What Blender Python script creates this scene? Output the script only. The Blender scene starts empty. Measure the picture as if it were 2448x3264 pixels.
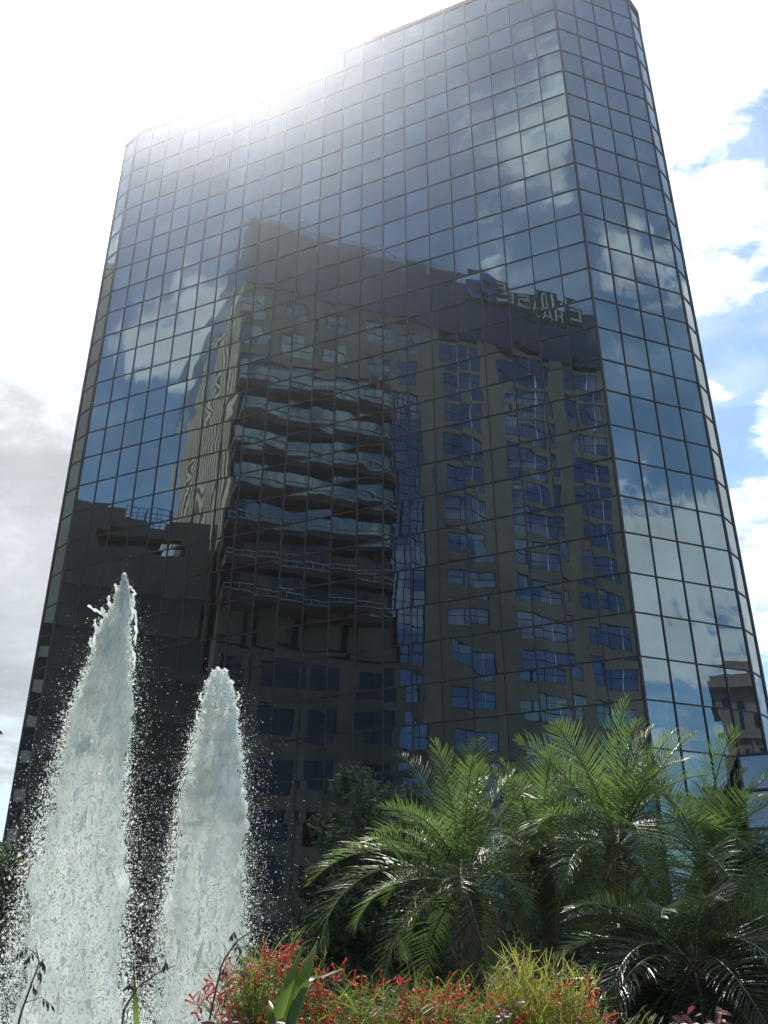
import bpy, bmesh, math, random
import numpy as np
from mathutils import Vector, Matrix, Quaternion
R = math.radians
random.seed(7); rng = np.random.default_rng(7)
scene = bpy.context.scene
C = scene.collection

# ------------------------------------------------------------------ camera
CAM_H = 1.6
PITCH = 0.4765565
FPX, PCX, PCY = 3010.0, 1224.0, 1632.0
cam = bpy.data.objects.new('camera', bpy.data.cameras.new('camera'))
C.objects.link(cam); scene.camera = cam
cam.location = (0, 0, CAM_H); cam.rotation_euler = (math.pi/2 + PITCH, 0, 0)
cam.data.sensor_fit = 'VERTICAL'; cam.data.sensor_height = 36; cam.data.lens = 36*FPX/3264
cam.data.clip_start = 0.05; cam.data.clip_end = 6000

# ------------------------------------------------------------------ light
SUN_AZ, SUN_EL = R(-14.8), R(54.6)
SUNV = Vector((math.sin(SUN_AZ)*math.cos(SUN_EL), math.cos(SUN_AZ)*math.cos(SUN_EL), math.sin(SUN_EL)))
sun = bpy.data.objects.new('sun', bpy.data.lights.new('sun', 'SUN')); C.objects.link(sun)
sun.data.energy = 4.8; sun.data.angle = R(0.53); sun.data.color = (1, .95, .87)
sun.rotation_euler = SUNV.to_track_quat('Z', 'Y').to_euler()
sun.location = SUNV*200
vs = scene.view_settings
vs.view_transform = 'Standard'; vs.look = 'None'; vs.exposure = 0.45; vs.gamma = 1

# ------------------------------------------------------------------ node helper
class NT:
    def __init__(s, tree): s.t = tree; s.t.nodes.clear()
    def n(s, typ, **kw):
        nd = s.t.nodes.new(typ)
        ins = kw.pop('ins', {})
        for k, v in kw.items(): setattr(nd, k, v)
        for k, v in ins.items(): s.put(nd.inputs[k], v)
        return nd
    def put(s, sock, v):
        if hasattr(v, 'is_output') or isinstance(v, bpy.types.NodeSocket): s.t.links.new(v, sock)
        else: sock.default_value = v
    def m(s, op, a, b=None, c=None, clamp=False):
        nd = s.t.nodes.new('ShaderNodeMath'); nd.operation = op; nd.use_clamp = clamp
        for i, v in enumerate((a, b, c)):
            if v is not None: s.put(nd.inputs[i], v)
        return nd.outputs[0]
    def vm(s, op, a, b=None, out=0):
        nd = s.t.nodes.new('ShaderNodeVectorMath'); nd.operation = op
        s.put(nd.inputs[0], a)
        if b is not None: s.put(nd.inputs[1], b)
        return nd.outputs[out]
    def mr(s, v, a, b, c=0., d=1., smooth=True):
        nd = s.t.nodes.new('ShaderNodeMapRange'); nd.interpolation_type = 'SMOOTHSTEP' if smooth else 'LINEAR'
        for k, x in zip(range(5), (v, a, b, c, d)): s.put(nd.inputs[k], x)
        return nd.outputs[0]
    def mix(s, f, a, b):
        nd = s.t.nodes.new('ShaderNodeMix'); nd.data_type = 'RGBA'
        s.put(nd.inputs[0], f); s.put(nd.inputs[6], a); s.put(nd.inputs[7], b)
        return nd.outputs[2]
    def noise(s, vec, scale, detail=4, rough=.55, dist=0.):
        nd = s.t.nodes.new('ShaderNodeTexNoise')
        s.put(nd.inputs['Vector'], vec)
        nd.inputs['Scale'].default_value = scale; nd.inputs['Detail'].default_value = detail
        nd.inputs['Roughness'].default_value = rough; nd.inputs['Distortion'].default_value = dist
        return nd.outputs[0]

# ------------------------------------------------------------------ sky with clouds
def azel(az, el): return (math.sin(R(az))*math.cos(R(el)), math.cos(R(az))*math.cos(R(el)), math.sin(R(el)))
world = bpy.data.worlds.new('World'); scene.world = world; world.use_nodes = True
w = NT(world.node_tree)
dirv = w.n('ShaderNodeTexCoord').outputs['Generated']
dirn = w.vm('NORMALIZE', dirv)
sky = w.n('ShaderNodeTexSky', sky_type='NISHITA', sun_disc=False, sun_elevation=SUN_EL, sun_rotation=SUN_AZ,
          air_density=1.0, dust_density=.6, ozone_density=1.6)
sep = w.n('ShaderNodeSeparateXYZ', ins={0: dirn})
dz = w.m('MAXIMUM', sep.outputs[2], 0.0)
inv = w.m('DIVIDE', 1.0, w.m('ADD', dz, .22))
pl = w.n('ShaderNodeVectorMath', operation='SCALE', ins={0: dirn, 3: inv}).outputs[0]
pl = w.vm('MULTIPLY', pl, (1, 1, .35))
nA = w.noise(pl, 2.1, 9, .58, .25)
nB = w.noise(w.vm('ADD', pl, (7.3, 2.1, .4)), 7.5, 8, .6, .3)
nC = w.noise(w.vm('ADD', w.vm('MULTIPLY', pl, (1, 1.6, 1)), (1.3, 5.1, 2.4)), 17., 7, .65, .6)
cov = w.m('ADD', w.m('ADD', w.m('MULTIPLY', nA, .75), w.m('MULTIPLY', nB, .55)), w.m('MULTIPLY', nC, .34))
cov = w.m('SUBTRACT', cov, .32)
# banks of cloud and clear gaps: (azimuth, elevation, inner, outer radius in degrees, strength)
BANKS = [(-141, 56, 2, 8, .0), (-146, 46, .5, 2.0, .05), (-130, 47, 2, 6, -.05), (-138, 49, 2, 6, -.05), (-116.5, 37, 1.0, 4.8, .34), (-119, 40, .5, 2.6, .20),
         (-125, 41, 3, 12, -.14), (-114, 43, 4, 9, -.12), (-112, 29, 2, 9, -.08), (-150, 41, 2, 7, -.12),
         (118, 19, 4, 11, .14), (117.5, 32, 2, 6, -.12), (118.5, 39.5, .5, 3.5, .05), (121, 49, 4, 10, -.14),
         (57.5, 47, 4, 9, -.2), (57.5, 27, 8, 14, .25),
         (28, 52, 3, 8, .22), (27, 40.5, 1, 5, .06), (29.5, 46, .3, 3, -.10), (25.5, 34.8, .5, 4, -.10), (27, 30, .5, 3, .10), (23, 22, 3, 7, .07),
         (-22, 45, 10, 22, .3), (-22, 13, 2, 6, .13), (-23, 22, 3, 10, .2), (156, 64, 8, 18, .2), (-14.8, 54.6, 12, 30, .4)]
for az, el, r0, r1, st in BANKS:
    dt = w.vm('DOT_PRODUCT', dirn, azel(az, el), out=1)
    cov = w.m('ADD', cov, w.mr(dt, math.cos(R(r1)), math.cos(R(r0)), 0., st))
mask = w.m('MAXIMUM', w.mr(cov, .50, .66), w.mr(nB, .36, .75, .06, .36))
sdot = w.m('MAXIMUM', w.vm('DOT_PRODUCT', dirn, tuple(SUNV), out=1), 0.)
glow = w.m('ADD', w.m('MULTIPLY', w.m('POWER', sdot, 6.), .9), w.m('MULTIPLY', w.m('POWER', sdot, 60.), 2.5))
thick = w.mr(cov, .62, 1.1, 1.0, .66)
base_ = w.mr(w.vm('DOT_PRODUCT', w.vm('ADD', dirn, w.vm('MULTIPLY', w.vm('SUBTRACT', w.n('ShaderNodeCombineXYZ', ins={0: nA, 1: nB, 2: nA}).outputs[0], (.5, .5, .5)), (.07, .07, .15))), azel(-23, 21.5), out=1), math.cos(R(16)), math.cos(R(0)), 1., .48)
thick = w.m('MULTIPLY', thick, base_)
lit = w.m('MULTIPLY', w.m('ADD', .74, glow), thick)
ccol = w.n('ShaderNodeVectorMath', operation='SCALE', ins={0: (1.0, 1.04, 1.06), 3: lit}).outputs[0]
skys = w.vm('MULTIPLY', sky.outputs[0], (.108, .134, .138))
final = w.mix(w.m('MULTIPLY', mask, w.mr(dz, -.02, .1, .2, .95)), skys, ccol)
bg = w.n('ShaderNodeBackground', ins={'Color': final, 'Strength': 1.0})
out = w.n('ShaderNodeOutputWorld', ins={'Surface': bg.outputs[0]})

# ------------------------------------------------------------------ materials
def mat(name, col, rough=.7, metal=0., spec=.5, var=0., vscale=3., bump=0., bscale=20., sheen=0.):
    m = bpy.data.materials.new(name); m.use_nodes = True; t = NT(m.node_tree)
    p = t.n('ShaderNodeBsdfPrincipled', ins={'Base Color': (*col, 1), 'Roughness': rough, 'Metallic': metal, 'Specular IOR Level': spec})
    pos = t.n('ShaderNodeTexCoord').outputs['Object']
    if var:
        f = t.noise(pos, vscale, 6, .6)
        p_in = t.mix(t.mr(f, .3, .7), (*[c*(1-var) for c in col], 1), (*[min(1, c*(1+var)) for c in col], 1))
        t.put(p.inputs['Base Color'], p_in)
    if bump:
        b = t.n('ShaderNodeBump', ins={'Height': t.noise(pos, bscale, 5, .6), 'Strength': bump, 'Distance': .02})
        t.put(p.inputs['Normal'], b.outputs[0])
    t.n('ShaderNodeOutputMaterial', ins={'Surface': p.outputs[0]})
    return m

def leafmat(name, col, trans, rough=.35, tmix=.45, var=.35, vscale=6., spec=.5):
    m = bpy.data.materials.new(name); m.use_nodes = True; t = NT(m.node_tree)
    pos = t.n('ShaderNodeTexCoord').outputs['Object']
    f = t.mr(t.noise(pos, vscale, 4, .6), .3, .7)
    c1 = t.mix(f, (*[c*(1-var) for c in col], 1), (*[c*(1+var) for c in col], 1))
    c2 = t.mix(f, (*[c*(1-var) for c in trans], 1), (*[c*(1+var) for c in trans], 1))
    p = t.n('ShaderNodeBsdfPrincipled', ins={'Base Color': c1, 'Roughness': rough, 'Specular IOR Level': spec})
    tr = t.n('ShaderNodeBsdfTranslucent', ins={'Color': c2})
    mx = t.n('ShaderNodeMixShader', ins={0: tmix, 1: p.outputs[0], 2: tr.outputs[0]})
    t.n('ShaderNodeOutputMaterial', ins={'Surface': mx.outputs[0]})
    return m

def mirror_glass(name, col, ripple=.0006, dirt=.03, rough=.0, vary=False):
    m = bpy.data.materials.new(name); m.use_nodes = True; t = NT(m.node_tree)
    pos = t.n('ShaderNodeTexCoord').outputs['Object']
    f = t.noise(pos, .35, 3, .5)
    c = t.mix(t.mr(f, .3, .7), (*[x*.94 for x in col], 1), (*[x*1.06 for x in col], 1))
    if vary:                                             # each pane has a slightly different coating
        rnd = t.m('FRACT', t.m('ADD', t.n('ShaderNodeNewGeometry').outputs['Random Per Island'], t.n('ShaderNodeObjectInfo').outputs['Random']))
        k = t.m('SUBTRACT', t.mr(rnd, 0., 1., .91, 1.09, False), t.mr(rnd, .955, .96, 0., .16))
        c = t.n('ShaderNodeVectorMath', operation='SCALE', ins={0: c, 3: k}).outputs[0]
    h = t.noise(t.vm('MULTIPLY', pos, (1, 1, 2.2)), 1.3, 1.2, .45)
    b = t.n('ShaderNodeBump', ins={'Height': h, 'Strength': 1.0, 'Distance': ripple})
    g = t.n('ShaderNodeBsdfPrincipled', ins={'Base Color': c, 'Metallic': 1., 'Roughness': rough, 'Normal': b.outputs[0]})
    d = t.n('ShaderNodeBsdfDiffuse', ins={'Color': (.05, .05, .055, 1)})
    mx = t.n('ShaderNodeMixShader', ins={0: dirt, 1: g.outputs[0], 2: d.outputs[0]})
    t.n('ShaderNodeOutputMaterial', ins={'Surface': mx.outputs[0]})
    return m

M = {}
M['pane'] = mirror_glass('tower_glass', (.245, .325, .355), .00035, .08, vary=True)
M['mullion'] = mat('tower_mullion', (.045, .041, .05), .55, 0, .3)
M['tower_core'] = mat('tower_core', (.02, .02, .022), .9)
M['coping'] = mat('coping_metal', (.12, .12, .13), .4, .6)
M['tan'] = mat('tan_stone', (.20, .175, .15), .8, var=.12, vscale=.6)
M['lowerdark'] = mat('lower_stone_dark', (.13, .118, .105), .85, var=.2, vscale=.5)  # darker tone for the wall below the open floor
M['tansunlit'] = mat('tan_stone_sunlit', (.36, .305, .215), .8, var=.12, vscale=.6)  # brighter, yellower copy of the tan; sunlight put into the colour
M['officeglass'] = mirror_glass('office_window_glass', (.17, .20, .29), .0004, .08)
M['palereflect'] = mirror_glass('office_cloud_reflection', (.27, .32, .325), .0004, .08)  # paler tint puts a mirrored cloud into the glass colour
M['dimreflect'] = mirror_glass('office_dim_reflection', (.05, .055, .06), .0004, .1)  # near-black tint puts the dark tower's reflection into the glass colour
M['bandglass'] = mirror_glass('office_top_band', (.13, .15, .2), .0004, .25, .08)
M['frame'] = mat('dark_window_frame', (.03, .03, .035), .5)
M['framehighlight'] = mat('mullion_highlight', (.6, .62, .62), .5)  # pale bar paints the highlight on a window mullion
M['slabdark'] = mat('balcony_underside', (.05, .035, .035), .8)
M['railing'] = mat('balcony_rail', (.35, .36, .36), .4, .3)
M['garage'] = mat('brown_concrete', (.075, .068, .06), .9, var=.12, vscale=.4)
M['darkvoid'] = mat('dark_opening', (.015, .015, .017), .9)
M['brownbrick'] = mat('brown_brick', (.15, .115, .105), .9, var=.15, vscale=.5)
M['signwhite'] = mat('sign_letter', (.40, .43, .42), .5)
M['signblue'] = mat('sign_blue', (.03, .07, .25), .5)
M['signback'] = mat('sign_back', (.03, .035, .04), .6)
M['paving'] = mat('plaza_paving', (.34, .32, .29), .85, var=.15, vscale=1.2, bump=.3, bscale=8)
M['soil'] = mat('mulch', (.05, .035, .025), .95, var=.4, vscale=9, bump=.8, bscale=30)
M['road'] = mat('asphalt', (.05, .05, .052), .9, var=.15, vscale=2)
M['basin'] = mat('basin_stone', (.33, .31, .28), .7, var=.15, vscale=3)
M['poolwater'] = mat('pool_water', (.03, .06, .06), .03, 0, .6, bump=.4, bscale=4)
M['palm'] = leafmat('palm_leaf', (.034, .058, .022), (.16, .26, .065), .38, .42, .4, 3., .6)
M['palmshade'] = leafmat('palm_leaf_shaded', (.02, .034, .018), (.05, .085, .03), .28, .35, .4, 3., .6)  # palm leaf darkened in colour to stand for shade on the low palm
M['palmdead'] = leafmat('dry_leaf', (.16, .11, .05), (.25, .16, .06), .7, .4, .3, 4.)
M['palmstem'] = leafmat('palm_rachis', (.11, .15, .05), (.16, .2, .06), .4, .2)
M['trunk'] = mat('palm_trunk', (.09, .065, .045), .95, var=.4, vscale=14, bump=1., bscale=40)
M['bark'] = mat('tree_bark', (.06, .05, .04), .95, var=.3, vscale=10, bump=.8, bscale=30)
M['darkleaf'] = leafmat('dark_leaf', (.036, .062, .026), (.07, .13, .04), .5, .35, .45, 1.5)
M['rush'] = leafmat('rush_stem', (.075, .10, .025), (.22, .28, .05), .5, .4, .35, 5.)
M['rushyel'] = leafmat('rush_stem_yellow', (.14, .15, .035), (.38, .38, .08), .5, .45, .3, 5.)
M['redflower'] = leafmat('red_flower', (.62, .075, .06), (.9, .17, .12), .45, .4, .25, 20.)
M['strap'] = leafmat('strap_leaf', (.07, .13, .03), (.26, .40, .07), .35, .45, .2, 4.)
M['straptip'] = leafmat('strap_tip', (.35, .10, .03), (.5, .15, .04), .5, .4, .2, 4.)
M['seed'] = leafmat('seed_stalk', (.055, .05, .035), (.1, .08, .04), .6, .2, .3, 6.)
M['redleaf'] = leafmat('red_leaf', (.09, .035, .035), (.24, .06, .05), .45, .4, .4, 7.)
def watermat():
    m = bpy.data.materials.new('white_water'); m.use_nodes = True; t = NT(m.node_tree)
    pos = t.n('ShaderNodeTexCoord').outputs['Object']
    f = t.mr(t.noise(t.vm('MULTIPLY', pos, (1, 1, .35)), 22, 5, .65), .3, .7)
    c = t.mix(f, (.92, .97, .95, 1), (.985, .995, .99, 1))
    p = t.n('ShaderNodeBsdfPrincipled', ins={'Base Color': c, 'Roughness': .16, 'Specular IOR Level': .8})
    tr = t.n('ShaderNodeBsdfTranslucent', ins={'Color': c})
    mx = t.n('ShaderNodeMixShader', ins={0: .95, 1: p.outputs[0], 2: tr.outputs[0]})
    t.n('ShaderNodeOutputMaterial', ins={'Surface': mx.outputs[0]})
    return m
M['water'] = watermat()

# ------------------------------------------------------------------ mesh helpers
class MB:
    """collects quads, boxes and tubes; build() links them as one mesh object"""
    def __init__(s): s.v = []; s.f = []; s.mi = []
    def add(s, vs, fs, mi=0):
        o = len(s.v); s.v += [tuple(v) for v in vs]
        s.f += [tuple(o+i for i in f) for f in fs]; s.mi += [mi]*len(fs)
    def box(s, fn, a0, a1, b0, b1, c0, c1, mi=0):
        vs = [fn(a, b, c) for c in (c0, c1) for b in (b0, b1) for a in (a0, a1)]
        s.add(vs, [(0, 2, 3, 1), (4, 5, 7, 6), (0, 1, 5, 4), (2, 6, 7, 3), (0, 4, 6, 2), (1, 3, 7, 5)], mi)
    def tube(s, pts, r, n=5, mi=0, cap=True):
        pts = [Vector(p) for p in pts]
        rs = r if isinstance(r, (list, tuple)) else [r]*len(pts)
        rings = []
        for i, p in enumerate(pts):
            d = (pts[min(i+1, len(pts)-1)]-pts[max(i-1, 0)]).normalized()
            x = d.orthogonal().normalized() if not rings else (x - d*x.dot(d)).normalized()
            y = d.cross(x)
            rings.append([p+(x*math.cos(2*math.pi*k/n)+y*math.sin(2*math.pi*k/n))*rs[i] for k in range(n)])
        vs = [q for r_ in rings for q in r_]
        fs = [(i*n+k, i*n+(k+1) % n, (i+1)*n+(k+1) % n, (i+1)*n+k) for i in range(len(pts)-1) for k in range(n)]
        if cap: fs += [tuple(range(n))[::-1], tuple((len(pts)-1)*n+k for k in range(n))]
        s.add(vs, fs, mi)
    def ribbon(s, pts, side, ws, mi=0, fold=0.):
        """flat or V-folded strip along pts"""
        vs = []; n = len(pts)
        for i, p in enumerate(pts):
            p = Vector(p); d = Vector(pts[min(i+1, n-1)])-Vector(pts[max(i-1, 0)])
            sd = (side - d*(side.dot(d)/max(d.length_squared, 1e-12)))
            sd = sd.normalized() if sd.length > 1e-6 else side
            up = d.normalized().cross(sd)
            if fold: vs += [p-sd*ws[i]+up*ws[i]*fold, p, p+sd*ws[i]+up*ws[i]*fold]
            else: vs += [p-sd*ws[i], p+sd*ws[i]]
        k = 3 if fold else 2
        fs = [(i*k+j, i*k+j+1, (i+1)*k+j+1, (i+1)*k+j) for i in range(n-1) for j in range(k-1)]
        s.add(vs, fs, mi)
    def mesh(s, name, mats, smooth=False, recalc=False):
        me = bpy.data.meshes.new(name); me.from_pydata(s.v, [], s.f)
        for m in (mats if isinstance(mats, (list, tuple)) else [mats]): me.materials.append(m)
        me.polygons.foreach_set('material_index', np.array(s.mi, dtype=np.int32))
        if recalc:
            bm = bmesh.new(); bm.from_mesh(me); bmesh.ops.recalc_face_normals(bm, faces=bm.faces[:]); bm.to_mesh(me); bm.free()
        if smooth: me.polygons.foreach_set('use_smooth', np.ones(len(me.polygons), dtype=bool))
        me.update()
        return me
    def build(s, name, mats, parent=None, smooth=False, recalc=False):
        return link(name, s.mesh(name, mats, smooth, recalc), parent)
def link(name, me, parent=None):
    o = bpy.data.objects.new(name, me); C.objects.link(o)
    if parent is not None: o.parent = parent
    return o
def tag(o, label=None, cat=None, group=None, kind=None):
    for k, v in (('label', label), ('category', cat), ('group', group), ('kind', kind)):
        if v: o[k] = v
    return o
def thing(name, label, cat, loc=(0, 0, 0), rz=0, group=None):
    o = bpy.data.objects.new(name, None); C.objects.link(o); o.empty_display_size = .2
    o.location = loc; o.rotation_euler = (0, 0, rz)
    return tag(o, label, cat, group)
def xyz(a, b, c): return (a, b, c)

def ray(px, py):
    """unit horizontal-distance ray through a point given in 1659x2212 photo units"""
    u, v = px*2448/1659-PCX, -(py*3264/2212-PCY)
    d = Vector((u, FPX*math.cos(PITCH)-v*math.sin(PITCH), FPX*math.sin(PITCH)+v*math.cos(PITCH)))
    return d/math.hypot(d.x, d.y)
def at(px, py, D): return Vector((0, 0, CAM_H))+ray(px, py)*D
def project(p):
    x, y, z = p[0], p[1], p[2]-CAM_H
    d = y*math.cos(PITCH)+z*math.sin(PITCH); up = -y*math.sin(PITCH)+z*math.cos(PITCH)
    return (PCX+FPX*x/d, PCY-FPX*up/d)

# ================================================================== GROUND
def sheet(name, pts, z, m):
    mb = MB(); mb.add([(x, y, z) for x, y in pts], [tuple(range(len(pts)))])
    return tag(mb.build(name, m), kind='structure')
sheet('ground', [(-600, -600), (600, -600), (600, 600), (-600, 600)], 0, M['paving'])
sheet('road', [(-400, -26), (400, -26), (400, -14), (-400, -14)], .004, M['road'])
sheet('lawn', [(-16, 13), (20, 13), (20, 33), (-16, 40)], .006, mat('lawn_grass', (.05, .09, .025), .9, var=.4, vscale=5, bump=1, bscale=40))
def mound():
    n, mb = 60, MB()
    vs, fs = [], []
    for i in range(n+1):
        for j in range(24):
            x = -2.2+9.2*i/n; y = 1.55+9.5*j/23
            e = min(1, min(i, n-i)/9)*min(1, min(j, 23-j)/4)
            e = e*e*(3-2*e)
            vs.append((x, y, .008+e*(.62+.06*math.sin(x*3.1)*math.cos(y*2.3)+.03*random.random())))
    for i in range(n):
        for j in range(23): fs.append((i*24+j, (i+1)*24+j, (i+1)*24+j+1, i*24+j+1))
    mb.add(vs, fs)
    return tag(mb.build('planting_bed', M['soil'], smooth=True), kind='structure')
mound()

# ================================================================== GLASS TOWER
W = 1.524
fit = dict(X0=7.27834935, Y0=25.8192194, az=-0.416152349, z0=40.0034831, a=1.26066756, b=1.34691398)
A2 = np.array
c1 = A2([fit['X0'], fit['Y0']])*W
du = A2([math.cos(fit['az']), math.sin(fit['az'])])
c0 = c1-22*W*du
c2 = A2([10.98155836, 27.24518078])*W
c3 = A2([11.59192771, 27.9723624])*W
cl = A2([-13.63001366, 35.45710139])*W
nb = A2([-du[1], du[0]])             # pointing away from the camera
c4 = c3+24*A2([math.sin(R(20.5)), math.cos(R(20.5))]); c5 = cl+nb*22
def rowz(i): return fit['z0']*W+CAM_H-(math.ceil(i/2)*fit['a']+math.floor(i/2)*fit['b'])*W
NR = 31
ZR = [rowz(i) for i in range(NR+1)]
tower = thing('glass_tower', 'tall mirror glass office tower of square panes that mirrors a tan building and clouds', 'building', (float((c0+c1)[0]/2), float((c0+c1)[1]/2), 0))
TL = Vector(tower.location)
def T(p): return (p[0]-TL.x, p[1]-TL.y, p[2])
facets = [(cl, c0, 1, 9), (c0, c1, 22, 9), (c1, c2, 4, 9), (c2, c3, 1, 9), (c3, c4, 15, 1), (c4, c5, 26, 1), (c5, cl, 14, 1)]
panes = []           # (score, verts, faces)
mull = [MB() for _ in facets]
for k, (pa, pb, nc, sub) in enumerate(facets):
    L = np.linalg.norm(pb-pa); t = (pb-pa)/L
    n = A2([t[1], -t[0]])                               # outward
    if n@((pa+pb)/2-(c0+c4)/2) < 0: n = -n
    cw = L/nc
    for i in range(NR):
        for j in range(nc):
            z1, z0_ = ZR[i], ZR[i+1]
            h = z1-z0_
            bu, bv = rng.normal(.0021, .0016), rng.normal(.0024, .0017); tw = rng.normal(0, .0012); sx, sz = rng.normal(0, .0028), rng.normal(0, .0024)
            ax, az_ = rng.normal(0, .0005), rng.normal(0, .0006); ph = rng.uniform(0, 6.28, 2)
            vs = []
            for q in range(sub+1):
                for r in range(sub+1):
                    u, v = r/sub, q/sub
                    o = 0.
                    if sub > 1:
                        o = bu*4*u*(1-u)+bv*4*v*(1-v)+(u-.5)*cw*sx+(v-.5)*h*sz+tw*(u-.5)*(v-.5)*2
                        o += ax*math.sin(6.28*u*1.3+ph[0])+az_*math.sin(6.28*v*1.5+ph[1])
                    p = pa+t*(cw*(j+u))+n*(o-.02)
                    vs.append(T((p[0], p[1], z1-h*v)))
            s1 = sub+1
            fs = [(q*s1+r, q*s1+r+1, (q+1)*s1+r+1, (q+1)*s1+r) for q in range(sub) for r in range(sub)]
            a3, b3, c3_ = Vector(vs[0]), Vector(vs[sub]), Vector(vs[-1])
            if (b3-a3).cross(c3_-a3).dot(Vector((n[0], n[1], 0))) < 0: fs = [f[::-1] for f in fs]
            ctr = pa+t*(cw*(j+.5)); sc = 0
            if k < 4:
                x, y = project((ctr[0], ctr[1], (z1+z0_)/2))
                if -30 < x < 2478 and -30 < y < 2330 and not (x < 820 and y > 1850):
                    q0, q1, q2 = [project(A2(vs[m_])+A2(TL)) for m_ in (0, sub, sub*s1)]
                    sc = abs((q1[0]-q0[0])*(q2[1]-q0[1])-(q1[1]-q0[1])*(q2[0]-q0[0]))
            panes.append((sc, vs, fs))
    # mullion grid of this facet: verticals and horizontals, butted by being set at different depths
    def fn(a, b, c): 
        p = pa+t*a+n*b
        return T((p[0], p[1], c))
    hw, thin = (.027, .025)
    for j in (range(1, nc) if nc > 1 else (.06, .94)): mull[k].box(fn, j*cw-hw, j*cw+hw, -.05, .035, ZR[-1], ZR[0])
    for i in range(NR+1): mull[k].box(fn, .0, L, -.05, .027, ZR[i]-thin, ZR[i]+thin)
panes.sort(key=lambda p: -p[0])
for sc, vs, fs in panes[:100]:
    mb = MB(); mb.add(vs, fs); mb.build('glass_pane', M['pane'], tower, smooth=True)
mb = MB()
for sc, vs, fs in panes[100:]: mb.add(vs, fs)
tag(mb.build('glass_panes', M['pane'], tower, smooth=True), kind='stuff')
for k, m_ in enumerate(mull): m_.build('mullion_grid', M['mullion'], tower, recalc=True)
for p, wd in ((cl, .06), (c0, .08), (c1, .085), (c2, .06), (c3, .06), (c4, .1), (c5, .1)):
    mb = MB(); ns = 8
    ring = [(p[0]+wd*math.cos(2*math.pi*(q+.5)/ns), p[1]+wd*math.sin(2*math.pi*(q+.5)/ns)) for q in range(ns)]
    mb.add([T((x, y, z)) for z in (0, ZR[0]+.1) for x, y in ring], [(q, (q+1) % ns, ns+(q+1) % ns, ns+q) for q in range(ns)]+[tuple(range(ns, 2*ns))])
    mb.build('corner_post', M['mullion'], tower, recalc=True)
outline = [cl, c0, c1, c2, c3, c4, c5]
cen = sum(outline)/7
mb = MB()                                              # dark core just behind the glass, and the roof
ins = [p+(cen-p)/np.linalg.norm(cen-p)*.25 for p in outline]
mb.add([T((p[0], p[1], z)) for z in (0, ZR[0]-.05) for p in ins], [(q, (q+1) % 7, 7+(q+1) % 7, 7+q) for q in range(7)]+[tuple(range(7, 14))])
mb.build('core', M['tower_core'], tower, recalc=True)
mb = MB()
outs = [p+(p-cen)/np.linalg.norm(cen-p)*.12 for p in outline]
mb.add([T((p[0], p[1], z)) for z in (ZR[0]+.05, ZR[0]+.33) for p in outs], [(q, (q+1) % 7, 7+(q+1) % 7, 7+q) for q in range(7)]+[tuple(range(7, 14)), tuple(range(7))[::-1]])
mb.build('roof_coping', M['coping'], tower, recalc=True)
mb = MB()                                              # base plinth under the last row
mb.add([T((p[0], p[1], z)) for z in (0, ZR[-1]-.05) for p in outline], [(q, (q+1) % 7, 7+(q+1) % 7, 7+q) for q in range(7)])
mb.build('plinth', M['coping'], tower, recalc=True)
# sloped glass lean-to at the foot of the right-hand faces
zt = ZR[26]; qa = c1+(c2-c1)*.74
ldir = du; lout = -nb
def lean(a, b, c):       # along, out, height
    p = qa+ldir*a+lout*b
    return T((p[0], p[1], c))
run, drop = 3.6, 6.6
mb = MB()
for j in range(7):
    for i in range(4):
        a0, a1 = j*1.9, (j+1)*1.9; b0, b1 = i/4, (i+1)/4
        g = [lean(a0, b0*run, zt-b0*drop), lean(a1, b0*run, zt-b0*drop), lean(a1, b1*run, zt-b1*drop), lean(a0, b1*run, zt-b1*drop)]
        e = rng.normal(0, .012, 4); g = [(p[0], p[1], p[2]+q) for p, q in zip(g, e)]
        mb.add(g, [(0, 1, 2, 3)])
mb.build('sloped_glazing', M['pane'], tower)
mb = MB()
for j in range(8):
    mb.tube([lean(j*1.9, -.03, zt+.02), lean(j*1.9, run, zt-drop+.03)], .07, 6)
for i in range(5):
    mb.tube([lean(0, i/4*run, zt-i/4*drop+.03), lean(13.3, i/4*run, zt-i/4*drop+.03)], .06, 6)
mb.box(lean, .1, 13.2, .2, run-.05, 0, zt-drop-.05)
mb.add([lean(.04, 0, zt-.1), lean(.04, run, zt-drop-.1), lean(.04, run, 0), lean(.04, 0, 0)], [(0, 1, 2, 3)])
mb.build('lean_to_frame', M['mullion'], tower, recalc=False)

# ================================================================== BUILDINGS THAT THE TOWER MIRRORS
nm = A2([-du[1], du[0]])
def mir(p): p = A2(p); return p-2*((p-c1)@nm)*nm
th, bz = R(-10.7), R(68.5)
Pv = 77*A2([math.sin(th), math.cos(th)]); dvv = A2([math.sin(bz), math.cos(bz)]); avv = A2([-dvv[1], dvv[0]])
AB = mir(Pv)
office = thing('office_tower', 'tall tan office tower with balconies and a rooftop sign, mirrored in the glass tower', 'building', (float(AB[0]), float(AB[1]), 0))
def Bw(s, d, z):
    p = mir(Pv+dvv*s+avv*d)
    return (p[0], p[1], z+CAM_H)
def B(s, d, z):
    p = Bw(s, d, z)
    return (p[0]-AB[0], p[1]-AB[1], p[2])
G0 = -CAM_H
BAYS = [(22, 26.8), (29.4, 35.5), (37.5, 42.6), (44.6, 50)]
PIERS = [(19.6, 22), (26.8, 29.4), (35.5, 37.5), (42.6, 44.6), (50, 52)]
LV = [65.0, 61, 57.2, 53.4, 49.6, 45.8, 42, 38.2, 34.4, 30.5, 26.4, 22.4, 18.4, 14.4, 10.4, 6.4, 2.4]
def half(z): return .36 if z > 40 else .72
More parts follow.
